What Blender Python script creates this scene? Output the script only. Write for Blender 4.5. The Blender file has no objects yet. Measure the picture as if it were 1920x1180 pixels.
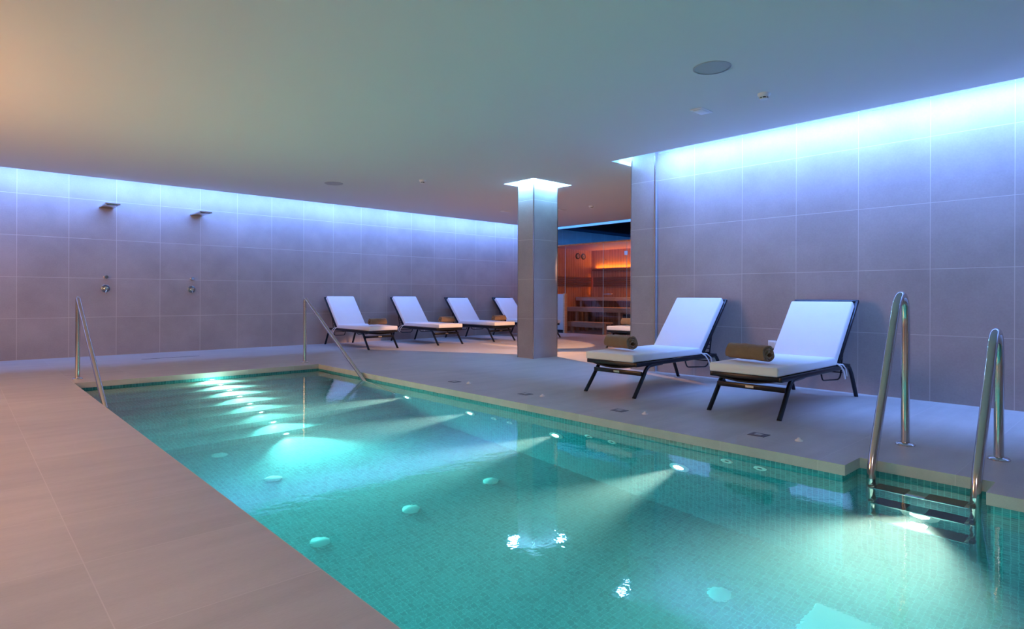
import bpy, bmesh, math, random
from math import pi, sin, cos, radians as R
from mathutils import Vector, Matrix
S = bpy.context.scene
col = S.collection
random.seed(7)

# ------------------------------------------------------------------ camera
FPX, YAW, ROLL, CY, CAMH = 1131.35, 0.7445, 0.0031, 555.75, 0.9413
cd = bpy.data.cameras.new('camera'); cam = bpy.data.objects.new('camera', cd); col.objects.link(cam)
cd.sensor_fit = 'HORIZONTAL'; cd.sensor_width = 36.0; cd.lens = FPX / 1920 * 36
cd.shift_y = -(590 - CY) / 1920; cd.clip_start = 0.05; cd.clip_end = 100
cam.matrix_world = Matrix.Translation((0, 0, CAMH)) @ Matrix.Rotation(-YAW, 4, 'Z') @ Matrix.Rotation(pi/2, 4, 'X') @ Matrix.Rotation(ROLL, 4, 'Z')
S.camera = cam

# ------------------------------------------------------------------ world, exposure
w = bpy.data.worlds.new('world'); S.world = w; w.use_nodes = True
w.node_tree.nodes['Background'].inputs[0].default_value = (0.02, 0.02, 0.03, 1)
w.node_tree.nodes['Background'].inputs[1].default_value = 0.3
S.view_settings.view_transform = 'Standard'; S.view_settings.look = 'None'
S.view_settings.exposure = 0.0; S.view_settings.gamma = 1.0; S.view_settings.use_curve_mapping = False

# ------------------------------------------------------------------ main dimensions (metres)
WX, WY = 6.487, 11.167          # right wall plane, left wall plane
ZC, ZCAP = 2.675, 2.97          # ceiling underside, top of the light coves
LX, LY = 6.17, 10.70            # ceiling lips
PL, PR, PB, PF = 0.927, 3.664, 7.893, -1.6      # pool opening
NY0, NY1, NX = 0.59, 1.22, 3.905                # ladder niche
ZW, ZFLOOR = -0.08, -1.40       # water level, pool floor

# ------------------------------------------------------------------ lights of the room, with added fill
def area(name, loc, d, sx, sy, power, color, spread=pi):
    l = bpy.data.lights.new(name, 'AREA'); l.shape = 'RECTANGLE'; l.size = sx; l.size_y = sy
    l.energy = power; l.color = color; l.spread = spread
    o = bpy.data.objects.new(name, l); col.objects.link(o); o.location = loc
    d = Vector(d).normalized()
    o.rotation_euler = (-d).to_track_quat('Z', 'Y').to_euler()
    return o, l
def strip(name, a, b, d, width, power, color):
    """LED tape from a to b, shining along d"""
    a, b, d = Vector(a), Vector(b), Vector(d).normalized()
    o, l = area(name, (a+b)/2, d, (b-a).length, width, power, color)
    x = (b-a).normalized(); z = -d; y = z.cross(x).normalized(); x = y.cross(z)
    o.rotation_euler = Matrix((x, y, z)).transposed().to_euler()
    return o
def spot(name, loc, target, power, color, ang, blend=0.3, rad=0.02):
    l = bpy.data.lights.new(name, 'SPOT'); l.energy = power; l.color = color
    l.spot_size = R(ang); l.spot_blend = blend; l.shadow_soft_size = rad
    o = bpy.data.objects.new(name, l); col.objects.link(o); o.location = loc
    o.rotation_euler = (Vector(loc)-Vector(target)).to_track_quat('Z', 'Y').to_euler()
    return o
LED = (0.15, 0.33, 1.0); LEDC = (0.20, 0.55, 1.0)
WARM = (1.0, 0.50, 0.24); SOFT = (1.0, 0.83, 0.90)
strip('led_cove_left', (-2.4, LY+.03, 2.74), (11.0, LY+.03, 2.74), (0, 1, -1.2), .03, 250, LED)
strip('led_cove_left_upper', (-2.4, LY-.12, 2.79), (11.0, LY-.12, 2.79), (0, 1, .12), .03, 26, LEDC)
strip('led_cove_right', (LX+.03, -2.9, 2.74), (LX+.03, 4.3, 2.74), (1, 0, -2.8), .03, 270, LED)
strip('led_cove_right_upper', (LX-.12, -2.9, 2.79), (LX-.12, 4.7, 2.79), (1, 0, .12), .03, 6, LEDC)
strip('led_cove_sauna', (11.12, 4.6, 2.80), (11.12, 11.1, 2.80), (1, 0, -.5), .02, 22, (.01, .30, 1))
strip('sauna_roof_fill', (11.7, 10.7, 2.42), (15.8, 10.7, 2.42), (0, 1, .3), .03, 8, (.01, .25, 1))  # added strip hidden above the roof, turns the wall behind it blue
P1 = (6.38, 6.90, 6.45, 6.79)   # free pillar x0,x1,y0,y1
P2 = (6.44, 7.00, 4.35, 4.71)   # pillar at the end of the right wall
def ring(P, sides, power, g=.26, z=2.80, dz=.15):
    x0, x1, y0, y1 = P
    if 'f' in sides: strip('led_recess', (x0-g, y0-g, z), (x1+g, y0-g, z), (0, 1, dz), .03, power, LEDC)
    if 'b' in sides: strip('led_recess', (x0-g, y1+g, z), (x1+g, y1+g, z), (0, -1, dz), .03, power, LEDC)
    if 'l' in sides: strip('led_recess', (x0-g, y0-g, z), (x0-g, y1+g, z), (1, 0, dz), .03, power, LEDC)
    if 'r' in sides: strip('led_recess', (x1+g, y0-g, z), (x1+g, y1+g, z), (-1, 0, dz), .03, power, LEDC)
ring(P1, 'fblr', 40); ring(P1, 'fblr', 15, .12, 2.74, -.9)
ring(P2, 'b', 40); ring(P2, 'b', 12, .10, 2.74, -.9)
# warm spots behind the pillars (the two hard edged warm patches on the floor)
spot('warm_spot', (7.85, 5.15, 2.64), (6.75, 8.5, 0), 1000, WARM, 31, .2, .02)
spot('warm_spot', (7.95, 5.15, 2.64), (8.6, 8.5, 0), 900, WARM, 28, .2, .02)
spot('warm_spot', (7.95, 9.5, 2.64), (7.15, 5.5, 0), 1500, WARM, 29, .4, .02)
spot('warm_spot', (7.4, 6.0, 2.64), (8.85, 6.6, .4), 260, WARM, 17, .3, .02)  # added spot, only to warm the lounger in front of the sauna
# added lamps out of view, standing in for warm light from the left
spot('warm_spot', (-0.75, 4.2, 2.6), (-0.55, 4.0, 0), 110, WARM, 70, .8, .05)
spot('warm_spot', (-0.75, 2.4, 2.6), (-0.55, 2.4, 0), 80, WARM, 70, .8, .05)
area('warm_fill', (-2.3, 6.5, 1.7), (1, .1, .25), 2.4, 1.6, 150, WARM)  # added unseen fill that warms the left wall and ceiling
area('soft_fill', (-1.3, 0.2, 2.6), (.1, .1, -1), 1.5, 3.0, 96, SOFT)  # added unseen fill beside the camera, lifts walls and floor

# ------------------------------------------------------------------ helpers
class MB:
    def __init__(s): s.bm = bmesh.new()
    def box(s, x0, x1, y0, y1, z0, z1, bev=0, seg=2, M=None):
        r = bmesh.ops.create_cube(s.bm, size=1)
        vs = r['verts']
        for v in vs:
            v.co = Vector(((x0+x1)/2+v.co.x*(x1-x0), (y0+y1)/2+v.co.y*(y1-y0), (z0+z1)/2+v.co.z*(z1-z0)))
        if bev:
            es = list({e for v in vs for e in v.link_edges})
            rr = bmesh.ops.bevel(s.bm, geom=es, offset=bev, segments=seg, affect='EDGES', profile=.5)
            vs = list({v for f in rr['faces'] for v in f.verts} | {v for v in vs if v.is_valid})
        if M is not None:
            for v in vs: v.co = M @ v.co
        return s
    def quad(s, *ps):
        s.bm.faces.new([s.bm.verts.new(p) for p in ps]); return s
    def tube(s, pts, r, n=12, closed=False, cap=True):
        pts = [Vector(p) for p in pts]; rings = []; N = len(pts)
        up = None
        for i, p in enumerate(pts):
            a = pts[i-1] if (i > 0 or closed) else p
            b = pts[(i+1) % N] if (i < N-1 or closed) else p
            t = (b-a).normalized()
            if up is None:
                up = Vector((0, 0, 1)) if abs(t.z) < .9 else Vector((1, 0, 0))
            u = (up - t*up.dot(t)).normalized(); up = u; v = t.cross(u)
            rr = r[i] if isinstance(r, (list, tuple)) else r
            k = 1.0
            if 0 < i < N-1:
                c = (p-pts[i-1]).normalized().dot((pts[i+1]-p).normalized()); k = 1/max(.6, math.sqrt((1+c)/2))
            rings.append([s.bm.verts.new(p+(u*cos(2*pi*j/n)+v*sin(2*pi*j/n))*rr) for j in range(n)])
        m = N if closed else N-1
        for i in range(m):
            A, B = rings[i], rings[(i+1) % N]
            for j in range(n): s.bm.faces.new((A[j], A[(j+1) % n], B[(j+1) % n], B[j]))
        if cap and not closed:
            s.bm.faces.new(list(reversed(rings[0]))); s.bm.faces.new(rings[-1])
        return s
    def lathe(s, prof, n=24, M=None):
        """profile of (radius, height) turned about Z"""
        M = M or Matrix(); rings = []
        for r, z in prof:
            if r < 1e-6: rings.append([s.bm.verts.new(M @ Vector((0, 0, z)))])
            else: rings.append([s.bm.verts.new(M @ Vector((r*cos(2*pi*j/n), r*sin(2*pi*j/n), z))) for j in range(n)])
        for A, B in zip(rings[:-1], rings[1:]):
            for j in range(n):
                a, b = A[j % len(A)], A[(j+1) % len(A)]; c, d = B[(j+1) % len(B)], B[j % len(B)]
                f = [a, b, c, d]; u = []
                for q in f:
                    if q not in u: u.append(q)
                if len(u) > 2: s.bm.faces.new(u)
        return s
    def build(s, name, mat, parent=None, smooth=False, loc=None, rz=0):
        bmesh.ops.recalc_face_normals(s.bm, faces=s.bm.faces)
        me = bpy.data.meshes.new(name); s.bm.to_mesh(me); s.bm.free()
        me.materials.append(mat)
        if smooth:
            for p in me.polygons: p.use_smooth = True
            try: me.set_sharp_from_angle(angle=R(40))
            except Exception: pass
        o = bpy.data.objects.new(name, me); col.objects.link(o)
        if parent: o.parent = parent
        if loc: o.location = loc
        if rz: o.rotation_euler.z = rz
        return o
def arc(pts, k, seg=6):
    """round the corners of a polyline with radius k"""
    pts = [Vector(p) for p in pts]; out = [pts[0]]
    for i in range(1, len(pts)-1):
        a, p, b = pts[i-1], pts[i], pts[i+1]
        kk = min(k, (a-p).length*.48, (b-p).length*.48)
        s0 = p+(a-p).normalized()*kk; s1 = p+(b-p).normalized()*kk
        for j in range(seg+1):
            t = j/seg; out.append(s0*(1-t)**2+p*2*t*(1-t)+s1*t*t)
    out.append(pts[-1]); return out
def empty(name, loc, rz=0):
    o = bpy.data.objects.new(name, None); col.objects.link(o); o.location = loc; o.rotation_euler.z = rz
    o.empty_display_size = .1; return o
def tag(o, label=None, cat=None, group=None, kind=None):
    if label: o['label'] = label
    if cat: o['category'] = cat
    if group: o['group'] = group
    if kind: o['kind'] = kind
    return o
def struct(o, label=None, cat=None): return tag(o, label, cat, None, 'structure')
def copy_tree(o, parent=None):
    kids = list(o.children)
    c = o.copy(); col.objects.link(c); c.parent = parent
    for ch in kids: copy_tree(ch, c)
    return c
def disc_frame(p, d):
    """matrix whose Z axis points along d, at p"""
    return Matrix.Translation(p) @ Vector(d).to_track_quat('Z', 'Y').to_matrix().to_4x4()

# ------------------------------------------------------------------ materials
class NT:
    def __init__(s, name):
        s.m = bpy.data.materials.new(name); s.m.use_nodes = True; s.t = s.m.node_tree
        for n in list(s.t.nodes): s.t.nodes.remove(n)
        s.out = s.n('ShaderNodeOutputMaterial')
    def n(s, t, **k):
        x = s.t.nodes.new(t)
        for a, b in k.items(): setattr(x, a, b)
        return x
    def l(s, a, b): s.t.links.new(a, b)
    def math(s, op, a, b=None, c=None):
        x = s.n('ShaderNodeMath', operation=op)
        for i, v in enumerate((a, b, c)):
            if v is None: continue
            if isinstance(v, (int, float)): x.inputs[i].default_value = v
            else: s.l(v, x.inputs[i])
        return x.outputs[0]
    def mix(s, f, a, b):
        x = s.n('ShaderNodeMix', data_type='RGBA')
        for i, v in ((0, f), (6, a), (7, b)):
            if isinstance(v, (int, float)): x.inputs[i].default_value = v
            elif isinstance(v, tuple): x.inputs[i].default_value = (*v, 1)
            else: s.l(v, x.inputs[i])
        return x.outputs[2]
    def noise(s, vec, scale, detail=3, rough=.5):
        x = s.n('ShaderNodeTexNoise'); x.inputs['Scale'].default_value = scale
        x.inputs['Detail'].default_value = detail; x.inputs['Roughness'].default_value = rough
        s.l(vec, x.inputs['Vector']); return x.outputs[0]
    def ramp(s, v, a, b):
        x = s.n('ShaderNodeMapRange'); x.inputs[1].default_value = a; x.inputs[2].default_value = b; s.l(v, x.inputs[0]); return x.outputs[0]
    def bsdf(s, colr, rough=.5, metal=0, spec=.5, normal=None, coat=0):
        b = s.n('ShaderNodeBsdfPrincipled')
        for k, v in (('Base Color', colr), ('Roughness', rough), ('Metallic', metal), ('Specular IOR Level', spec), ('Coat Weight', coat)):
            if isinstance(v, (int, float)): b.inputs[k].default_value = v
            elif isinstance(v, tuple): b.inputs[k].default_value = (*v, 1)
            else: s.l(v, b.inputs[k])
        if normal: s.l(normal, b.inputs['Normal'])
        s.l(b.outputs[0], s.out.inputs[0]); return b
    def bump(s, h, st, dist):
        x = s.n('ShaderNodeBump'); x.inputs['Strength'].default_value = st; x.inputs['Distance'].default_value = dist
        s.l(h, x.inputs['Height']); return x.outputs[0]
def plain(name, c, rough=.5, metal=0, spec=.5):
    t = NT(name); t.bsdf(c, rough, metal, spec); return t.m
def emis(name, c, st):
    t = NT(name); e = t.n('ShaderNodeEmission'); e.inputs[0].default_value = (*c, 1); e.inputs[1].default_value = st
    t.l(e.outputs[0], t.out.inputs[0]); return t.m
def tile_mat(name, base, grout, axes, rough=.45, gw=.0025, var=.11, streak=(1, 1, 1), spec=.4):
    """axes: {0|1|2: (offset, size)} grid lines in object space"""
    t = NT(name); tc = t.n('ShaderNodeTexCoord'); co = tc.outputs['Object']
    sx = t.n('ShaderNodeSeparateXYZ'); t.l(co, sx.inputs[0])
    ge = t.n('ShaderNodeNewGeometry'); nx = t.n('ShaderNodeSeparateXYZ'); t.l(ge.outputs['Normal'], nx.inputs[0])
    mask = None; ids = []
    for ax, (off, size) in axes.items():
        v = t.math('SUBTRACT', sx.outputs[ax], off)
        pp = t.math('PINGPONG', v, size/2)
        m = t.math('LESS_THAN', pp, gw/2)
        flat = t.math('LESS_THAN', t.math('ABSOLUTE', nx.outputs[ax]), .5)
        m = t.math('MULTIPLY', m, flat)
        mask = m if mask is None else t.math('MAXIMUM', mask, m)
        ids.append(t.math('FLOOR', t.math('DIVIDE', v, size)))
    cb = t.n('ShaderNodeCombineXYZ')
    for i, q in enumerate(ids): t.l(q, cb.inputs[i])
    wn = t.n('ShaderNodeTexWhiteNoise'); wn.noise_dimensions = '3D'; t.l(cb.outputs[0], wn.inputs[0])
    mp = t.n('ShaderNodeMapping'); mp.inputs['Scale'].default_value = streak; t.l(co, mp.inputs[0])
    n1 = t.noise(mp.outputs[0], 2.2, 4, .6); n2 = t.noise(mp.outputs[0], 60, 3, .6)
    f = t.math('ADD', t.math('MULTIPLY', n1, .7), t.math('MULTIPLY', n2, .3))
    f = t.math('ADD', f, t.math('MULTIPLY', wn.outputs[0], .12))
    f = t.ramp(f, .35, .72)
    dk = tuple(c*(1-var*1.4) for c in base); lt = tuple(min(1, c*(1+var)) for c in base)
    c = t.mix(f, dk, lt); c = t.mix(mask, c, grout)
    h = t.math('SUBTRACT', t.math('MULTIPLY', n2, .3), mask)
    t.bsdf(c, rough, 0, spec, t.bump(h, .25, .002)); return t.m
TW = (.36, .315, .30); TG = (.54, .49, .46)
m_wl = tile_mat('wall_tile_left', TW, TG, {0: (.638, .6056), 2: (0, .6)}, gw=.006)
m_wr = tile_mat('wall_tile_right', TW, TG, {1: (3.8265-.5934*20, .5934), 2: (0, .6)}, gw=.005)
m_pi = tile_mat('pillar_tile', TW, TG, {2: (0, .6)}, gw=.005)
m_fl = tile_mat('floor_tile', (.45, .415, .39), (.54, .50, .475), {0: (.331, .596), 1: (1.97, .605)}, rough=.42, gw=.0035, var=.10, streak=(.6, 3, 3))
m_cl = plain('ceiling_paint', (.72, .71, .69), .9, 0, .1)
m_cd = plain('ceiling_dark', (.02, .03, .05), .8, 0, .2)
m_white = plain('white_plastic', (.75, .75, .73), .4)
m_speak = plain('speaker_grille', (.42, .42, .42), .6)
m_chrome = plain('polished_steel', (.62, .60, .58), .14, 1)
m_steel = plain('dark_steel', (.20, .24, .28), .3, 1)
m_frame = plain('frame_black', (.008, .010, .018), .32, .3)
m_sling = plain('sling_black', (.012, .012, .018), .8)
m_rub = plain('rubber_black', (.01, .012, .014), .7)
m_grey = plain('drain_grey', (.10, .09, .11), .5)
m_dark = plain('slot_dark', (.02, .015, .02), .8)
m_pale = plain('jet_white', (.80, .85, .80), .4)
m_lens = emis('lamp_lens', (1, .95, .82), 24)
m_trim = plain('corner_trim', (.55, .52, .50), .25, 1)

def fabric(name, c, scale, bmp=.3, rough=.9, var=.12):
    t = NT(name); tc = t.n('ShaderNodeTexCoord'); n = t.noise(tc.outputs['Object'], scale, 4, .7); n2 = t.noise(tc.outputs['Object'], scale/14, 2)
    f = t.ramp(t.math('ADD', t.math('MULTIPLY', n, .5), t.math('MULTIPLY', n2, .5)), .3, .7)
    cc = t.mix(f, tuple(v*(1-var) for v in c), c)
    b = t.bsdf(cc, rough, 0, .15, t.bump(n, bmp, .003)); b.inputs['Sheen Weight'].default_value = .2; return t.m
m_cush = fabric('cushion_white', (.82, .80, .80), 90, .12, .8, .04)
m_towel = fabric('towel_brown', (.25, .155, .085), 160, .8, .95, .25)

def mosaic():
    t = NT('pool_mosaic'); tc = t.n('ShaderNodeTexCoord'); sz = .031
    sx = t.n('ShaderNodeSeparateXYZ'); t.l(tc.outputs['Object'], sx.inputs[0])
    ge = t.n('ShaderNodeNewGeometry'); nx = t.n('ShaderNodeSeparateXYZ'); t.l(ge.outputs['Normal'], nx.inputs[0])
    mask = None; ids = []
    for ax, off in ((0, .0071), (1, .0043), (2, .0093)):
        v = t.math('SUBTRACT', sx.outputs[ax], off-10*sz)
        m = t.math('LESS_THAN', t.math('PINGPONG', v, sz/2), .0018)
        m = t.math('MULTIPLY', m, t.math('LESS_THAN', t.math('ABSOLUTE', nx.outputs[ax]), .5))
        mask = m if mask is None else t.math('MAXIMUM', mask, m)
        ids.append(t.math('FLOOR', t.math('DIVIDE', v, sz)))
    cb = t.n('ShaderNodeCombineXYZ')
    for i, q in enumerate(ids): t.l(q, cb.inputs[i])
    wn = t.n('ShaderNodeTexWhiteNoise'); t.l(cb.outputs[0], wn.inputs[0])
    c = t.mix(wn.outputs[0], (.045, .215, .23), (.085, .335, .355))
    c = t.mix(mask, c, (.13, .49, .50))
    t.bsdf(c, .25, 0, .4); return t.m
m_mos = mosaic()

def water():
    t = NT('pool_water_material'); tc = t.n('ShaderNodeTexCoord')
    mp = t.n('ShaderNodeMapping'); mp.inputs['Scale'].default_value = (1, 1, 1); t.l(tc.outputs['Object'], mp.inputs[0])
    a = t.noise(mp.outputs[0], 14, 2, .5); b = t.noise(mp.outputs[0], 3.0, 1, .5)
    c_ = t.noise(mp.outputs[0], 70, 1, .5)
    h = t.math('ADD', t.math('MULTIPLY', a, .35), t.math('MULTIPLY', b, .9)); h = t.math('ADD', h, t.math('MULTIPLY', c_, .10))
    g = t.n('ShaderNodeBsdfGlass'); g.inputs['IOR'].default_value = 1.33; g.inputs['Roughness'].default_value = 0
    g.inputs['Color'].default_value = (1, 1, 1, 1)
    t.l(t.bump(h, 1.0, .0012), g.inputs['Normal']); t.l(g.outputs[0], t.out.inputs[0])
    va = t.n('ShaderNodeVolumeAbsorption'); va.inputs[0].default_value = (.02, .87, .94, 1); va.inputs[1].default_value = .70
    vs = t.n('ShaderNodeVolumeScatter'); vs.inputs[0].default_value = (.92, 1, .98, 1); vs.inputs[1].default_value = .12
    vs.inputs['Anisotropy'].default_value = 0.0
    ad = t.n('ShaderNodeAddShader'); t.l(va.outputs[0], ad.inputs[0]); t.l(vs.outputs[0], ad.inputs[1])
    t.l(ad.outputs[0], t.out.inputs['Volume']); return t.m
m_water = water()

def glass():
    t = NT('clear_glass'); a = t.n('ShaderNodeBsdfTransparent'); a.inputs[0].default_value = (.78, .80, .84, 1)
    g = t.n('ShaderNodeBsdfGlossy'); g.inputs['Roughness'].default_value = .02
    lw = t.n('ShaderNodeLayerWeight'); lw.inputs[0].default_value = .5
    f = t.math('MULTIPLY_ADD', t.math('POWER', lw.outputs['Facing'], 5), .9, .04)
    m = t.n('ShaderNodeMixShader'); t.l(f, m.inputs[0]); t.l(a.outputs[0], m.inputs[1]); t.l(g.outputs[0], m.inputs[2])
    t.l(m.outputs[0], t.out.inputs[0]); return t.m
m_glass = glass()
def wood(name, axis, size, base, dark, grain):
    t = NT(name); tc = t.n('ShaderNodeTexCoord'); co = tc.outputs['Object']
    sx = t.n('ShaderNodeSeparateXYZ'); t.l(co, sx.inputs[0])
    v = sx.outputs[axis] if axis is not None else None
    mp = t.n('ShaderNodeMapping'); mp.inputs['Scale'].default_value = grain; t.l(co, mp.inputs[0])
    n = t.noise(mp.outputs[0], 6, 4, .6); f = t.ramp(n, .3, .7); c = t.mix(f, dark, base)
    kn = t.n('ShaderNodeTexVoronoi'); kn.inputs['Scale'].default_value = 3.5; t.l(co, kn.inputs[0])
    c = t.mix(t.math('LESS_THAN', kn.outputs[0], .06), c, tuple(x*.35 for x in dark))
    if v is not None:
        g = t.math('LESS_THAN', t.math('PINGPONG', v, size/2), .004)
        wn = t.n('ShaderNodeTexWhiteNoise'); wn.noise_dimensions = '1D'
        t.l(t.math('FLOOR', t.math('DIVIDE', v, size)), wn.inputs['W'])
        c = t.mix(t.math('MULTIPLY', wn.outputs[0], .35), c, dark)
        c = t.mix(g, c, tuple(x*.25 for x in dark))
    t.bsdf(c, .55, 0, .3); return t.m
WB, WD = (.62, .34, .17), (.46, .21, .09)
m_wdx = wood('sauna_planks', 0, .095, WB, WD, (3, 3, .4))
m_wdy = wood('sauna_planks_back', 1, .095, WB, WD, (3, 3, .4))
m_slat = wood('sauna_slat', None, 0, (.26, .11, .045), (.16, .065, .025), (.5, .5, 8))
m_bench = wood('bench_wood', None, 0, (.62, .47, .33), (.48, .34, .22), (.5, .5, 8))

# ------------------------------------------------------------------ the setting: floor with the pool opening
def slab(cells, z0, z1, name, mat):
    """cells: rectangles x0,x1,y0,y1 that tile the plan; faces shared between cells are left out"""
    bm = bmesh.new()
    xs = sorted({c for r in cells for c in r[:2]}); ys = sorted({c for r in cells for c in r[2:]})
    inside = lambda x, y: any(r[0] < x < r[1] and r[2] < y < r[3] for r in cells)
    V = {}
    def v(x, y, z):
        k = (round(x, 5), round(y, 5), z)
        if k not in V: V[k] = bm.verts.new((x, y, z))
        return V[k]
    nx, ny = len(xs)-1, len(ys)-1
    I = [[inside((xs[i]+xs[i+1])/2, (ys[j]+ys[j+1])/2) for j in range(ny)] for i in range(nx)]
    g = lambda i, j: 0 <= i < nx and 0 <= j < ny and I[i][j]
    for i in range(nx):
        for j in range(ny):
            if not I[i][j]: continue
            x0, x1, y0, y1 = xs[i], xs[i+1], ys[j], ys[j+1]
            bm.faces.new((v(x0, y0, z1), v(x1, y0, z1), v(x1, y1, z1), v(x0, y1, z1)))
            bm.faces.new((v(x0, y1, z0), v(x1, y1, z0), v(x1, y0, z0), v(x0, y0, z0)))
            if not g(i-1, j): bm.faces.new((v(x0, y0, z0), v(x0, y0, z1), v(x0, y1, z1), v(x0, y1, z0)))
            if not g(i+1, j): bm.faces.new((v(x1, y1, z0), v(x1, y1, z1), v(x1, y0, z1), v(x1, y0, z0)))
            if not g(i, j-1): bm.faces.new((v(x1, y0, z0), v(x1, y0, z1), v(x0, y0, z1), v(x0, y0, z0)))
            if not g(i, j+1): bm.faces.new((v(x0, y1, z0), v(x0, y1, z1), v(x1, y1, z1), v(x1, y1, z0)))
    me = bpy.data.meshes.new(name); bm.to_mesh(me); bm.free(); me.materials.append(mat)
    o = bpy.data.objects.new(name, me); col.objects.link(o); return o
X0, X1, Y0 = -2.5, 16.0, -3.0
deck = slab([(X0, PL, Y0, WY), (PL, PR, Y0, PF), (PL, PR, PB, WY), (PR, NX, Y0, NY0), (PR, NX, NY1, WY), (NX, X1, Y0, WY)], -.06, 0, 'floor', m_fl)
struct(deck, 'pale stone tiled floor around the pool', 'floor')

# pool basin, set back 15 mm behind the edge of the deck
g = .015
bx0, bx1, by0, by1, bn, bny0, bny1 = PL-g, PR+g, PF-g, PB+g, NX+g, NY0-g, NY1+g
poly = [(bx0, by0), (bx1, by0), (bx1, bny0), (bn, bny0), (bn, bny1), (bx1, bny1), (bx1, by1), (bx0, by1)]
b = MB()
for i in range(8):
    (xa, ya), (xb, yb) = poly[i], poly[(i+1) % 8]
    b.quad((xa, ya, ZFLOOR), (xb, yb, ZFLOOR), (xb, yb, -.06), (xa, ya, -.06))
b.quad((bx0, by0, ZFLOOR), (bx1, by0, ZFLOOR), (bx1, by1, ZFLOOR), (bx0, by1, ZFLOOR))
b.quad((bx1, bny0, ZFLOOR), (bn, bny0, ZFLOOR), (bn, bny1, ZFLOOR), (bx1, bny1, ZFLOOR))
struct(b.build('pool_basin', m_mos), 'sunken pool lined with small green glass mosaic', 'pool')
# broad steps at the far end
RUN, RISE, T1 = .32, .17, -.205
b = MB(); yb_ = PB+g
prof = [(yb_, T1)]
for k in range(7):
    yk = PB-RUN*(k+1); prof += [(yk, T1-RISE*k), (yk, T1-RISE*(k+1))]
prof[-1] = (prof[-1][0], ZFLOOR)
for (ya, za), (yc, zc2) in zip(prof[:-1], prof[1:]):
    b.quad((bx0, ya, za), (bx1, ya, za), (bx1, yc, zc2), (bx0, yc, zc2))
struct(b.build('pool_steps', m_mos), 'wide mosaic steps leading down into the pool at its far end', 'steps')
# water: one closed body whose sides run into the tiling
e = .006
wp = [(bx0-e, by0-e), (bx1+e, by0-e), (bx1+e, bny0-e), (bn+e, bny0-e), (bn+e, bny1+e), (bx1+e, bny1+e), (bx1+e, by1+e), (bx0-e, by1+e)]
bm = bmesh.new()
T = [bm.verts.new((x, y, ZW)) for x, y in wp]; B = [bm.verts.new((x, y, ZFLOOR-.01)) for x, y in wp]
bm.faces.new(T); bm.faces.new(list(reversed(B)))
for i in range(8): bm.faces.new((B[i], B[(i+1) % 8], T[(i+1) % 8], T[i]))
bmesh.ops.recalc_face_normals(bm, faces=bm.faces)
me = bpy.data.meshes.new('pool_water'); bm.to_mesh(me); bm.free(); me.materials.append(m_water)
wo = bpy.data.objects.new('pool_water', me); col.objects.link(wo)
tag(wo, 'clear turquoise water filling the mosaic pool', 'water', None, 'stuff')

# walls
struct(MB().box(X0, X1, WY, WY+.15, -.06, 3.0).build('wall_left', m_wl), 'long tiled wall behind the row of sun loungers', 'wall')
struct(MB().box(WX, WX+.15, Y0, 4.40, 0, 3.0).build('wall_right', m_wr), 'tiled wall behind the two nearest sun loungers', 'wall')
struct(MB().box(WX+.15, X1, 4.33, 4.45, 0, 3.0).build('wall_rear', m_pi), 'wall behind the pillar', 'wall')
struct(MB().box(X0-.15, X0, Y0, WY, -.06, 3.0).build('wall_entrance', m_pi), 'wall on the entrance side', 'wall')
struct(MB().box(X0, WX, Y0-.15, Y0, -.06, 3.0).build('wall_near', m_pi), 'wall behind the camera', 'wall')
struct(MB().box(X1, X1+.15, 4.4, WY, 0, 3.0).build('wall_far', m_cd), 'dark wall beyond the sauna', 'wall')
# ceiling slab with its coves
d = .157
r1 = (P1[0]-d, P1[1]+d, P1[2]-d, P1[3]+d); r2y = P2[3]+.12; r2x = 6.13
cells = [(X0, r2x, Y0, LY), (r2x, r1[0], r2y, LY), (r1[0], r1[1], r2y, r1[2]), (r1[0], r1[1], r1[3], LY), (r1[1], 11.1, r2y, LY)]
cells = [(X0, r2x+.04, Y0, r2y)] + [(X0, r2x, r2y, LY)] + cells[1:]
struct(slab(cells, ZC, ZC+.04, 'ceiling', m_cl), 'smooth suspended ceiling with lit gaps along the walls', 'ceiling')
struct(MB().box(X0, 11.1, Y0, WY, ZCAP, ZCAP+.03).build('ceiling_cove_top', m_cl), 'white soffit above the light coves', 'ceiling')
b = MB()
b.box(X0, 11.1, LY-.22, LY-.2, ZC+.04, ZCAP)
b.box(LX-.26, LX-.24, Y0, r2y+.2, ZC+.04, ZCAP)
b.box(r1[0]-.2, r1[1]+.2, r1[2]-.2, r1[2]-.18, ZC+.04, ZCAP); b.box(r1[0]-.2, r1[1]+.2, r1[3]+.18, r1[3]+.2, ZC+.04, ZCAP)
b.box(r1[0]-.2, r1[0]-.18, r1[2]-.18, r1[3]+.18, ZC+.04, ZCAP); b.box(r1[1]+.18, r1[1]+.2, r1[2]-.18, r1[3]+.18, ZC+.04, ZCAP)
b.box(LX-.24, 8.2, r2y+.2, r2y+.22, ZC+.04, ZCAP)
b.box(11.00, 11.02, 4.5, WY, ZC+.04, ZCAP); b.box(11.02, 11.21, 4.45, WY, ZCAP, ZCAP+.02)
struct(b.build('trim_1', m_cl), 'white upstands inside the light coves', 'trim')
struct(MB().box(11.20, 11.21, 4.45, WY, 2.636, ZCAP).build('trim_9', m_cl), 'pale upstand of the lit gap before the sauna', 'trim')
struct(MB().box(11.21, X1, 4.3, WY, 2.76, 2.80).build('ceiling_sauna', m_cd), 'dark blue ceiling above the sauna', 'ceiling')
struct(MB().box(WX-.006, WX, Y0, 4.33, 2.735, 2.745).build('trim_2', m_trim), 'thin metal strip along the top of the right wall', 'trim')

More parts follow.
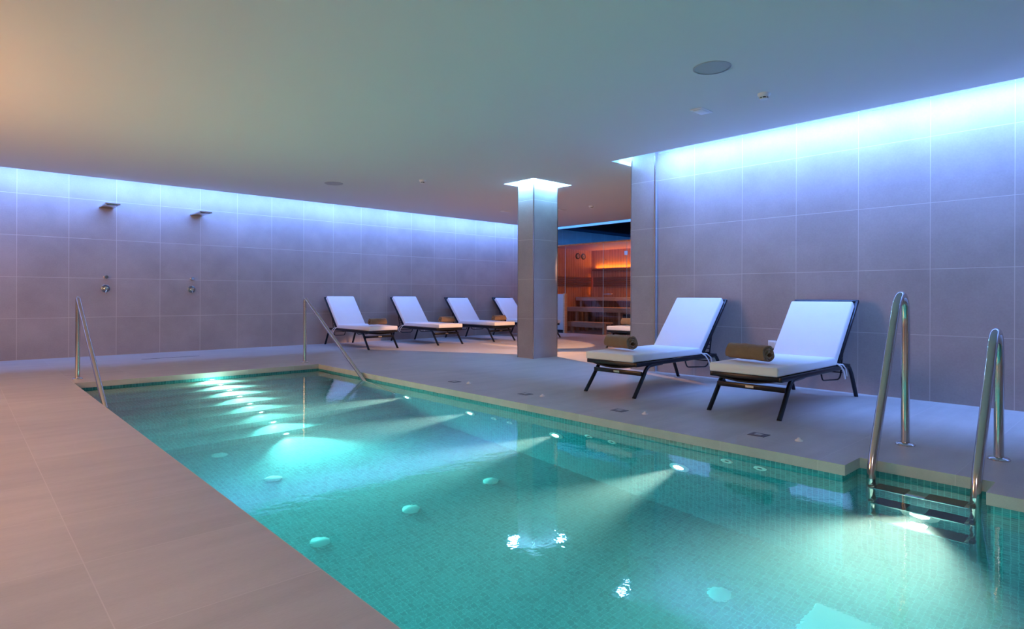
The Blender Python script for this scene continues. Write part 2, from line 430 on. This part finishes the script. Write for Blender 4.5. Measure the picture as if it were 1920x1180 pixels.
# pillars with metal corner strips
def pillar(P, label, corners):
    x0, x1, y0, y1 = P
    o = struct(MB().box(x0, x1, y0, y1, 0, ZCAP).build('pillar', m_pi), label, 'pillar')
    for cx, cy_ in corners:
        b = MB(); b.box(cx-.006, cx+.006, cy_-.006, cy_+.006, .0, ZC+.03)
        b.build('corner_strip', m_trim, o)
    return o
pillar(P1, 'free-standing tiled pillar under a square lit recess', [(P1[0], P1[2]), (P1[1], P1[2]), (P1[0], P1[3])])
pillar(P2, 'tiled pillar at the end of the right wall', [(P2[0], P2[2]), (P2[0], P2[3])])

# ------------------------------------------------------------------ sun loungers
def make_lounger():
    root = empty('sun_lounger', (0, 0, 0))
    hw = .285
    b = MB()                                              # frame: two side rails and cross rails
    for s in (-1, 1):
        b.box(.03, 1.50, s*hw-.016, s*hw+.016, .285, .325, .008, 2)
    b.box(.03, .07, -hw, hw, .285, .325, .008, 2); b.box(1.18, 1.22, -hw, hw, .285, .32, .008, 2); b.box(1.46, 1.50, -hw, hw, .285, .325, .008, 2)
    b.tube([(.95, -.2, .29), (.95, .2, .29)], .008)
    b.build('frame', m_frame, root, True)
    for s in (-1, 1):
        p = arc([(.46, s*hw, .295), (.22, s*hw, .285), (.13, s*hw*1.01, .16), (.0, s*hw*1.02, 0)], .07)
        MB().tube(p, .0185, 12).build('leg', m_frame, root, True)
        p = arc([(1.28, s*hw, .30), (1.48, s*hw, .315), (1.56, s*hw*1.01, .22), (1.68, s*hw*1.02, 0)], .08)
        MB().tube(p, .0185, 12).build('leg', m_frame, root, True)
    b = MB(); b.box(.12, .145, -hw, hw, .195, .235, .006, 2)   # crossbar between the front legs
    o = b.build('crossbar', m_frame, root, True)
    MB().box(.115, .1195, -.035, .035, .207, .225).build('maker_plate', m_trim, o)
    b = MB()                                              # sagging sling under the cushion
    n = 14
    for i in range(n):
        y0, y1 = -hw+2*hw*i/n, -hw+2*hw*(i+1)/n
        z = lambda y: .292-.040*(1-(y/hw)**2)
        for xa, xb in ((.06, 1.18),):
            b.quad((xa, y0, z(y0)), (xb, y0, z(y0)), (xb, y1, z(y1)), (xa, y1, z(y1)))
            b.quad((xa, y0, z(y0)+.012), (xa, y1, z(y1)+.012), (xb, y1, z(y1)+.012), (xb, y0, z(y0)+.012))
            b.quad((xa, y0, z(y0)), (xa, y1, z(y1)), (xa, y1, z(y1)+.012), (xa, y0, z(y0)+.012))
            b.quad((xb, y0, z(y0)), (xb, y0, z(y0)+.012), (xb, y1, z(y1)+.012), (xb, y1, z(y1)))
    b.build('sling', m_sling, root, True)
    # seat cushion
    b = MB(); b.box(-.01, 1.22, -.285, .285, .328, .402, .016, 3)
    b.build('seat_cushion', m_cush, root, True)
    # backrest: hinge at (1.20,.33), leaning back
    th = math.atan2(.60, .53); L = .78
    M = Matrix.Translation((1.20, 0, .335)) @ Matrix.Rotation(-th, 4, 'Y')
    b = MB()
    for s in (-1, 1): b.box(0, L, s*hw-.014, s*hw+.014, -.030, .0, .007, 2, M)
    b.box(L-.03, L, -hw, hw, -.030, .0, .007, 2, M); b.box(.38, .40, -hw, hw, -.026, -.004, .005, 2, M)
    b.build('backrest_frame', m_frame, root, True)
    MB().box(.02, L-.02, -hw+.012, hw-.012, -.014, -.008, 0, 2, M).build('backrest_sling', m_sling, root)
    b = MB(); b.box(.01, L-.045, -.285, .285, .002, .076, .016, 3, M)
    b.build('back_cushion', m_cush, root, True)
    # wire stay that props the back up
    for s in (-1, 1):
        q = M @ Vector((.45, s*.24, -.03))
        p = arc([(.95, s*.24, .29), (.99, s*.24, .21), (1.36, s*.24, .185), (1.42, s*.24, .21), (q.x, s*.24, q.z)], .035, 4)
        MB().tube(p, .007, 8).build('support_stay', m_frame, root, True)
    b = MB()
    for k in range(5): b.box(1.425, 1.445, -.25, .25, .24+.045*k, .25+.045*k)
    b.build('ratchet_bar', m_frame, root)
    for s in (-1, 1):
        b = MB(); p = [(1.19, s*.288, .345), (1.24, s*.305, .32), (1.30, s*.308, .27), (1.34, s*.305, .20)]
        b.tube(p, [.006, .008, .007, .009], 6); b.tube([(1.19, s*.288, .345), (1.27, s*.31, .335), (1.36, s*.305, .29), (1.385, s*.305, .22)], .006, 6)
        b.build('cushion_tie', m_cush, root, True)
    return root
proto = make_lounger()
GL = 'sun loungers around the pool'
L = [  # foot position, rotation, label
    ((4.60, 2.285, 0), 0, 'white cushioned sun lounger closest to the pool ladder'),
    ((4.60, 3.62, 0), 0, 'white cushioned sun lounger beside the wall pillar, brown towel lying at its foot'),
    ((5.56, 9.38, 0), pi/2, 'white cushioned sun lounger nearest the showers in the row along the left wall'),
    ((7.02, 9.36, 0), pi/2, 'second white sun lounger from the showers along the left wall'),
    ((8.44, 9.38, 0), pi/2, 'third white sun lounger from the showers, its foot just left of the free pillar'),
    ((9.90, 9.42, 0), pi/2, 'white sun lounger half hidden behind the free-standing pillar, last in the wall row'),
    ((8.76, 6.66, 0), 0, 'sun lounger in front of the sauna showing only its foot beside the wall pillar'),
]
short_bm = MB(); TH = math.atan2(.60, .53)
short_bm.box(.01, .695, -.285, .285, .002, .076, .016, 3, Matrix.Translation((1.20, 0, .335)) @ Matrix.Rotation(-TH, 4, 'Y'))
short = short_bm.build('back_cushion', m_cush, None, True); short_me = short.data; bpy.data.objects.remove(short)
for i, (p, rz, lb) in enumerate(L):
    o = copy_tree(proto) if i else proto
    if i == 0: long_me = [ch.data for ch in proto.children if ch.name.startswith('back_cushion')][0]
    for ch in o.children:
        if ch.name.startswith('back_cushion'): ch.data = long_me
    if i in (0, 4, 5):                                    # the frame shows above these back cushions
        for ch in o.children:
            if ch.name.startswith('back_cushion'): ch.data = short_me
    o.location = p; o.rotation_euler.z = rz; tag(o, lb, 'sun lounger', GL)

# rolled towels
def make_towel():
    b = MB(); bm = b.bm; Lh = .185; n = 96; turns = 2.6; t = .0165
    rows = []; nl = 14
    rnd = [random.uniform(-1, 1) for _ in range(40)]
    for k in range(nl+1):
        y = -Lh+2*Lh*k/nl; ring_ = []
        for i in range(n+1):
            a = 2*pi*turns*i/n; r = .012+(.062-.012)*(i/n)
            w_ = .0026*sin(a*1.0+y*9)+.0022*sin(y*31+a*2.3)+.0012*sin(y*70+a*3)
            r2 = r+w_*(r/.07); sq = 1-.05*max(0, -sin(a))
            ring_.append((r2*cos(a), y+(.006*sin(i*.55)+.010*(1-i/n))*(1 if y > 0 else -1)*(abs(y) > Lh*.98), r2*sin(a)*sq, t*(.9)))
        rows.append(ring_)
    def P(k, i, o):
        x, y, z, tt = rows[k][i]; q = math.hypot(x, z); f = (q+o*tt)/q; return (x*f, y, z*f)
    I = [[bm.verts.new(P(k, i, 0)) for i in range(n+1)] for k in range(nl+1)]
    O = [[bm.verts.new(P(k, i, 1)) for i in range(n+1)] for k in range(nl+1)]
    for k in range(nl):
        for i in range(n):
            bm.faces.new((I[k][i], I[k+1][i], I[k+1][i+1], I[k][i+1]))
            bm.faces.new((O[k][i], O[k][i+1], O[k+1][i+1], O[k+1][i]))
        bm.faces.new((I[k][n], I[k+1][n], O[k+1][n], O[k][n])); bm.faces.new((I[k][0], O[k][0], O[k+1][0], I[k+1][0]))
    for i in range(n):
        bm.faces.new((I[0][i], I[0][i+1], O[0][i+1], O[0][i])); bm.faces.new((I[nl][i], O[nl][i], O[nl][i+1], I[nl][i+1]))
    o = b.build('rolled_towel', m_towel, None, True); return o
tw = make_towel()
zt = .402+.078
Tw = [
    ((4.83, 2.34, zt), -.22, 1, 'rolled brown towel on the lounger closest to the pool ladder'),
    ((4.93, 3.73, zt), -.26, 1, 'rolled brown towel on the lounger beside the wall pillar'),
    ((5.62, 9.70, zt-.004), pi/2, .86, 'rolled brown towel on the wall-row lounger nearest the showers'),
    ((7.23, 9.78, zt-.004), pi/2, .86, 'rolled brown towel on the second wall-row lounger from the showers'),
    ((8.60, 9.75, zt-.004), pi/2, .86, 'rolled brown towel on the third wall-row lounger, just left of the free pillar'),
    ((9.10, 6.66, zt-.004), 0, .95, 'rolled towel on the lounger in front of the sauna'),
]
for i, (p, rz, sc, lb) in enumerate(Tw):
    o = tw if i == 0 else tw.copy()
    if i: col.objects.link(o)
    o.location = (p[0], p[1], .402+.079*sc); o.rotation_euler.z = rz; o.scale = (sc, sc, sc); tag(o, lb, 'towel', 'rolled towels on the loungers')

# ------------------------------------------------------------------ handrails and ladder
def flange(p, parent, r=.05):
    MB().lathe([(0, 0), (r, 0), (r, .006), (r*.86, .014), (r*.5, .018), (0, .018)], 28, Matrix.Translation(p)).build('flange', m_chrome, parent, True)
for x, lb in ((1.0, 'steel handrail by the left corner of the pool steps'), (3.62, 'steel handrail by the right corner of the pool steps')):
    root = tag(empty('pool_handrail', (x, 8.24, 0)), lb, 'handrail', 'handrails at the pool steps')
    p = arc([(0, 0, 0), (0, 0, .915), (0, -1.70, -.09), (0, -2.35, -.47)], .045, 5)
    MB().tube(p, .0225, 16).build('rail', m_chrome, root, True)
    flange((0, 0, 0), root)
    MB().tube([(0, -2.35, -.47), (0, -2.35, -.84)], .0195, 12).build('post', m_chrome, root, True)
lad = tag(empty('pool_ladder', (4.46, .90, 0)), 'steel pool ladder with two unequal curved rails in its niche', 'ladder')
def ladder_rail(y, ztop, xb):
    pts = [(0, y, 0), (0, y, ztop-.16), (-.02, y, ztop-.05), (-.07, y, ztop-.008), (-.13, y, ztop-.012), (-.19, y, ztop-.06), (-.245, y, ztop-.17), (xb-4.46+.02, y, .0), (xb-4.46, y, -.12), (xb-4.46, y, -1.0)]
    MB().tube(arc(pts, .06, 5), .0245, 18).build('rail', m_chrome, lad, True)
    flange((0, y, 0), lad, .055)
ladder_rail(.23, .965, 3.80); ladder_rail(-.24, .755, 3.83)
for k, z in enumerate((-.20, -.46, -.72)):
    b = MB(); b.box(-.73, -.61, -.23, .22, z-.02, z, .004, 2)
    tr = b.build('tread', m_chrome, lad, True)
    for ya, yb in ((-.21, -.04), (.05, .20)):
        MB().box(-.725, -.615, ya, yb, z, z+.006).build('grip_pad', m_rub, tr)
    for ya in (-.235, .225):
        MB().box(-.69, -.63, ya-.012, ya+.012, z-.03, z+.008, .004, 2).build('clamp', m_rub, tr)

# ------------------------------------------------------------------ pool lights and fittings
def pool_light(p, d, lb, group, power, r=.045, cone=60, cut=.04, down=0, tint=(1, .80, .62)):
    M = disc_frame(p, d)
    root = tag(empty('pool_light', p), lb, 'pool light', group)
    o = MB().lathe([(r*.8, 0), (r*1.5, 0), (r*1.55, .006), (r*1.2, .014), (r*.8, .016)], 28, disc_frame((0, 0, 0), d)).build('ring', m_pale, root, True)
    MB().lathe([(0, .012), (r*.82, .010), (r*.82, 0), (0, 0)], 24, disc_frame((0, 0, 0), d)).build('lens', m_lens, root, True)
    q = Vector(p)+Vector(d)*cut
    spot('pool_lamp', q, q+Vector(d)+Vector((0, 0, down)), power, tint, cone, 1.0, .02)
ORD = ['first', 'second', 'third', 'fourth', 'fifth', 'sixth', 'seventh', 'eighth']
for k in range(8):
    z = -.135 if k == 0 else T1-RISE*(k-1)-.085
    y = (PB+g) if k == 0 else PB-RUN*k
    nm = ['topmost light under the far pool edge, above the first step'] + ['small light in the riser below the %s step' % q for q in ('top', 'second', 'third', 'fourth', 'fifth', 'sixth', 'lowest')]
    pool_light((2.3, y, z), (0, -1, 0), nm[k], 'lights down the middle of the pool steps', 360 if k < 7 else 800, .028, 125 if k < 7 else 95, .03, -.6 if k < 7 else -.28, (1, .70, .52))
for i, (y, lb) in enumerate(((5.69, 'round pool wall light farthest from the ladder'), (4.58, 'second round pool wall light from the far end'), (3.44, 'third round pool wall light from the far end'), (2.28, 'fourth round pool wall light, nearest in the long wall'))):
    pool_light((bx1, y, -.63), (-1, 0, 0), lb, 'lights in the right wall of the pool', 1250, .050, 36)
pool_light((bn, .92, -.66), (-1, 0, 0), 'bright pool light behind the ladder in the niche', 'lights in the right wall of the pool', 2000, .06, 74)
def wall_jet(p, lb):
    root = tag(empty('wall_jet', p), lb, 'pool jet', 'ring-shaped jets in the pool wall')
    MB().lathe([(.016, 0), (.042, 0), (.042, .006), (.034, .012), (.018, .010), (.016, 0)], 24, disc_frame((0, 0, 0), (-1, 0, 0))).build('ring', m_pale, root, True)
    MB().lathe([(0, .002), (.0155, .002), (.0155, 0), (0, 0)], 16, disc_frame((0, 0, 0), (-1, 0, 0))).build('nozzle', m_grey, root, True)
for (ya, z, w_), (yb, z2, w2) in (((4.23, -.61, 'far'), (4.01, -.61, 'far')), ((3.09, -.42, 'middle'), (2.86, -.42, 'middle')), ((1.93, -.24, 'near'), (1.71, -.24, 'near'))):
    wall_jet((bx1, ya, z), 'white ring jet in the right pool wall, left one of the %s pair' % w_)
    wall_jet((bx1, yb, z2), 'white ring jet in the right pool wall, right one of the %s pair' % w2)
FJ = [(1.66, 3.55, 'round white floor jet nearest the left pool edge'), (2.33, 3.56, 'round white floor jet between two others in the middle of the pool'), (3.06, 3.56, 'round white floor jet nearest the right pool wall'),
      (1.65, 5.45, 'round white floor jet just beyond the foot of the steps, left side'), (3.01, 1.62, 'round white floor jet at the near end of the pool'), (1.80, 4.66, 'faint round floor jet between the steps and the reflection')]
for x, y, lb in FJ:
    o = tag(empty('floor_jet', (x, y, ZFLOOR)), lb, 'pool jet', 'round jets in the pool floor')
    MB().lathe([(.02, 0), (.062, 0), (.062, .008), (.050, .018), (.02, .022)], 28).build('rim', m_pale, o, True)
    MB().lathe([(0, .024), (.021, .022), (.021, 0), (0, 0)], 20).build('cap', m_pale, o, True)
tag(MB().box(2.78, 3.27, .80, 1.22, ZFLOOR, ZFLOOR+.03, .014, 3).build('main_drain', m_pale, None, True), 'large pale rounded drain cover on the pool floor, cut by the picture edge', 'drain')

for i, (y, lb) in enumerate(((5.30, 'farthest of the small square floor boxes beside the pool'), (4.18, 'second farthest small square floor box beside the pool'), (3.06, 'small square floor box in front of the pillar-side lounger'), (1.885, 'small dark square floor box nearest the ladder'))):
    o = tag(empty('floor_box', (4.03, y, 0)), lb, 'floor box', 'square floor boxes beside the pool')
    b = MB(); b.box(-.05, .05, -.058, .058, 0, .003); b.build('frame', m_grey, o)
    MB().box(-.022, .022, -.024, .024, .003, .006, .001, 1).build('button', m_speak, o)
for i, (y, lb) in enumerate(((5.09, 'tiny white air button on the floor, farthest from the ladder'), (3.98, 'tiny white air button on the floor, second farthest'), (2.83, 'tiny white air button on the floor before the pillar-side lounger'), (1.63, 'tiny white air button on the floor nearest the ladder'))):
    tag(MB().lathe([(0, .022), (.008, .021), (.012, .012), (.024, .006), (.026, 0)], 20).build('air_button', m_white, None, True, (4.06, y, 0)), lb, 'button', 'air buttons beside the pool')
tag(MB().box(2.0, 2.78, 10.16, 10.185, 0, .0015).build('drain_slot', m_dark), 'narrow dark shower drain slot in the floor before the left wall', 'drain')

# ------------------------------------------------------------------ showers on the left wall
for x, side in ((1.71, 'left'), (2.99, 'right')):
    b = MB(); b.box(x-.095, x+.095, 10.60, WY, 2.285, 2.305, .003, 2)
    o = b.build('wall_shower', m_chrome, None, True); tag(o, 'flat steel shower spout, the %s one on the wall' % side, 'shower head', 'shower spouts')
    MB().box(x-.07, x+.07, 10.615, 10.66, 2.283, 2.2855).build('outlet', m_dark, o)
for x, side in ((1.71, 'left'), (2.93, 'right')):
    o = tag(empty('water_tap', (x, WY, 1.22)), 'small chrome knob under the %s shower spout' % side, 'shower knob', 'shower knobs')
    M = disc_frame((0, 0, 0), (0, -1, 0))
    MB().lathe([(0, 0), (.030, 0), (.030, .008), (.020, .012), (0, .012)], 24, M).build('plate', m_chrome, o, True)
    MB().lathe([(0, .012), (.024, .012), (.026, .018), (.026, .060), (.022, .066), (0, .066)], 24, M).build('grip', m_chrome, o, True)
    o = tag(empty('mixer_tap', (x-.005, WY, 1.04)), 'round chrome mixer with a lever below the %s shower knob' % side, 'shower mixer', 'shower mixers')
    MB().lathe([(0, 0), (.058, 0), (.058, .006), (.05, .012), (0, .012)], 28, M).build('plate', m_steel, o, True)
    MB().lathe([(0, .012), (.030, .012), (.032, .02), (.030, .05), (.02, .056), (0, .056)], 24, M).build('body', m_chrome, o, True)
    MB().tube([(0, -.045, -.01), (-.004, -.075, -.075)], [.008, .006], 10).build('lever', m_chrome, o, True)
# socket on the right wall
o = tag(empty('wall_socket', (WX, 2.885, .43)), 'white double socket on the right wall between the two near loungers', 'socket')
MB().box(-.012, 0, -.045, .045, -.042, .042, .003, 2).build('plate', m_white, o, True)
MB().box(-.016, -.012, -.032, .032, -.03, .03, .002, 1).build('cover', m_white, o, True)
MB().box(-.006, 0, -.05, .05, -.062, -.046, .001, 1).build('bracket', m_dark, o)

# ------------------------------------------------------------------ ceiling fittings
for x, y, lb in ((4.2, 2.335, 'round flush ceiling speaker above the near end of the pool'), (4.28, 8.71, 'round flush ceiling speaker near the left wall')):
    o = tag(empty('ceiling_speaker', (x, y, ZC)), lb, 'speaker', 'ceiling speakers')
    MB().lathe([(.125, 0), (.138, 0), (.138, -.004), (.125, -.006)], 36).build('rim', m_speak, o, True)
    MB().lathe([(0, -.003), (.125, -.003), (.125, 0)], 36).build('grille', m_speak, o, True)
for x, y, lb in ((5.06, 2.33, 'white smoke detector on the ceiling above the near loungers'), (5.13, 7.55, 'white smoke detector on the ceiling left of the free pillar'), (8.92, 7.45, 'white smoke detector on the ceiling before the sauna')):
    o = tag(empty('smoke_detector', (x, y, ZC)), lb, 'smoke detector', 'smoke detectors')
    MB().lathe([(0, 0), (.052, 0), (.052, -.012), (.046, -.02), (.040, -.03), (0, -.03)], 28).build('base', m_white, o, True)
    MB().lathe([(.030, -.03), (.030, -.042), (0, -.042)], 20).build('chamber', m_dark, o, True)
    MB().lathe([(0, -.042), (.034, -.042), (.030, -.048), (0, -.050)], 24).build('cap', m_white, o, True)
    for k in range(6): a = k*pi/3; MB().tube([(.033*cos(a), .033*sin(a), -.03), (.033*cos(a), .033*sin(a), -.044)], .004, 6).build('rib', m_white, o)
for x, y, lb in ((5.10, 2.94, 'small square emergency light flush in the ceiling above the near loungers'), (8.25, 9.15, 'small square ceiling fitting just left of the free pillar'), (8.88, 8.2, 'small square ceiling fitting just right of the free pillar')):
    o = tag(empty('emergency_light', (x, y, ZC)), lb, 'emergency light', 'square ceiling fittings')
    MB().box(-.10, .10, -.06, .06, -.008, 0, .003, 2).build('frame', m_white, o, True)
    MB().box(-.08, .08, -.042, .042, -.014, -.008, .003, 2).build('diffuser', m_white, o, True)

# ------------------------------------------------------------------ the sauna
SX, SB, ST = 11.5, 13.3, 2.24
struct(MB().box(SX, SB+.1, 11.10, WY-.001, 0.0, ST).build('wall_sauna_left', m_wdx), 'planked end wall inside the sauna', 'wall')
struct(MB().box(SB, SB+.1, 5.5, 11.10, 0, ST).build('wall_sauna_back', m_wdy), 'planked back wall inside the sauna', 'wall')
struct(MB().box(SX, SB+.1, 5.5, WY-.001, ST, ST+.03).build('ceiling_sauna_roof', m_wdx), 'planked sauna ceiling', 'ceiling')
b = MB(); b.box(SX-.02, SX+.06, 10.52, WY-.001, .08, 1.0, .004, 1)
hp = struct(b.build('wall_sauna_front', plain('panel_grey', (.50, .52, .54), .5)), 'low pale grey panel at the left of the sauna glass', 'wall')
struct(MB().box(SX-.02, SX+.08, 10.47, 10.52, 0, 1.02).build('trim_3', m_bench), 'light wooden post ending the low sauna panel', 'trim')
struct(MB().box(SX, SX+.05, 10.52, WY-.001, 0, .08).build('baseboard_sauna', m_dark), 'dark plinth under the sauna panel', 'baseboard')
def pane(name, y0, y1, z0, z1, lb):
    o = struct(MB().box(SX-.004, SX+.004, y0, y1, z0, z1).build(name, m_glass), lb, 'glass'); return o
pane('window_1', 9.235, 10.46, .01, ST-.01, 'fixed glass pane left of the sauna door')
pane('window_2', 10.47, WY-.01, 1.02, ST-.01, 'glass pane above the low grey panel')
pane('window_3', 6.0, 8.52, .01, ST-.01, 'glass pane right of the sauna door')
dr = pane('door_1', 8.545, 9.225, .01, ST-.01, 'frameless glass sauna door')
for z in (.20, 1.96):
    MB().box(SX-.012, SX+.012, 8.50, 8.60, z-.05, z+.05, .003, 1).build('hinge', m_chrome, dr)
MB().tube(arc([(SX, 9.18, 1.0), (SX-.05, 9.18, 1.0), (SX-.05, 8.93, 1.0), (SX, 8.93, 1.0)], .02), .009, 10).build('door_handle', m_chrome, dr, True)
m_edge = plain('glass_edge', (.35, .55, .6), .2)
for i, y in enumerate((9.230, 8.533, 10.465)):
    struct(MB().box(SX-.006, SX+.006, y-.004, y+.004, .01 if i < 2 else 1.02, ST-.01).build('trim_%d' % (4+i), m_edge), 'glass edge joint of the sauna front', 'trim')
# slatted backrests
def slats(name, rows, f, lb):
    o = tag(empty(name, (0, 0, 0)), lb, 'backrest')
    for z in rows: f(z).build('slat', m_slat, o)
    return o
slats('slatted_backrest', [1.22+.055*k for k in range(5)], lambda z: MB().box(SX+.1, SB-.05, 11.06, 11.085, z, z+.038), 'band of thin dark slats on the sauna end wall')
slats('slatted_backrest', [1.22+.055*k for k in range(5)], lambda z: MB().box(SB-.045, SB-.02, 5.6, 11.0, z, z+.038), 'band of thin dark slats on the sauna back wall')
tag(MB().box(SB-.10, SB, 5.6, 11.0, 1.66, 1.71, .004, 1).build('light_shelf', m_slat), 'thin wooden shelf with an amber glow on the sauna back wall', 'shelf')
strip('sauna_led', (SB-.05, 6.0, 1.725), (SB-.05, 10.9, 1.725), (-.1, 0, 1), .03, 46, (1.0, .33, .03))
strip('sauna_led', (SB-.03, 11.07, 1.0), (SB-.03, 11.07, 1.6), (-1, -.4, 0), .01, .8, (1.0, .20, .02))
area('sauna_lamp', (12.2, 8.8, ST-.03), (0, 0, -1), .4, .4, 30, (1, .38, .13))
# benches
def bench(name, x0, x1, y0, y1, z, th_, nb, legs, lb):
    o = tag(empty(name, ((x0+x1)/2, (y0+y1)/2, 0)), lb, 'bench'); cx, cy_ = (x0+x1)/2, (y0+y1)/2
    wd = (x1-x0)/nb
    for k in range(nb):
        MB().box(x0-cx+wd*k+.008, x0-cx+wd*(k+1)-.008, y0-cy_, y1-cy_, z-.03, z, .003, 1).build('seat_board', m_bench, o)
    MB().box(x0-cx-.01, x0-cx+.02, y0-cy_, y1-cy_, z-th_, z-.002, .003, 1).build('apron', m_bench, o)
    for y in legs:
        for xx in (x0+.03, x1-.09):
            MB().box(xx-cx, xx-cx+.06, y-cy_, y-cy_+.07, 0, z-.03).build('leg', m_bench, o)
    return o
bench('sauna_bench', 12.1, 12.60, 7.6, 11.08, .66, .12, 4, (10.6, 9.2, 7.8), 'wide middle sauna bench behind the glass')
bench('sauna_bench', 12.62, 13.28, 7.6, 11.08, .93, .10, 4, (10.9, 9.2, 7.8), 'upper sauna bench against the back wall')
bench('sauna_footstool', 11.74, 12.05, 9.35, 10.6, .29, .13, 3, (10.45, 9.40), 'low wooden step stool on the sauna floor')
# heater
o = tag(empty('sauna_heater', (12.35, 8.95, 0)), 'dark sauna heater with a red glowing slot under the bench', 'heater')
MB().box(-.16, .16, -.22, .22, .06, .50, .01, 2).build('body', m_rub, o)
MB().box(-.165, -.16, -.18, .16, .38, .395).build('glow_slot', emis('ember', (1, .12, .02), 3), o)
for sx_ in (-1, 1):
    for sy in (-1, 1): MB().box(sx_*.13-.015, sx_*.13+.015, sy*.19-.015, sy*.19+.015, 0, .06).build('leg', m_rub, o)
# dials
for x, lb, g_ in ((12.70, 'round black-rimmed sauna dial, the left one on the end wall', 0), (12.94, 'round black-rimmed sauna dial, the right one on the end wall', 1)):
    o = tag(empty('sauna_dial', (x, 11.10, 2.06)), lb, 'dial', 'dials on the sauna end wall'); M = disc_frame((0, 0, 0), (0, -1, 0))
    MB().lathe([(.055, 0), (.085, 0), (.085, .02), (.055, .024)], 28, M).build('rim', m_rub, o, True)
    MB().lathe([(0, .012), (.06, .012), (.06, 0)], 24, M).build('face', m_bench, o)
    MB().tube([(-.03, -.018, -.03), (.025, -.018, .03)], .004, 6).build('needle', m_rub, o)
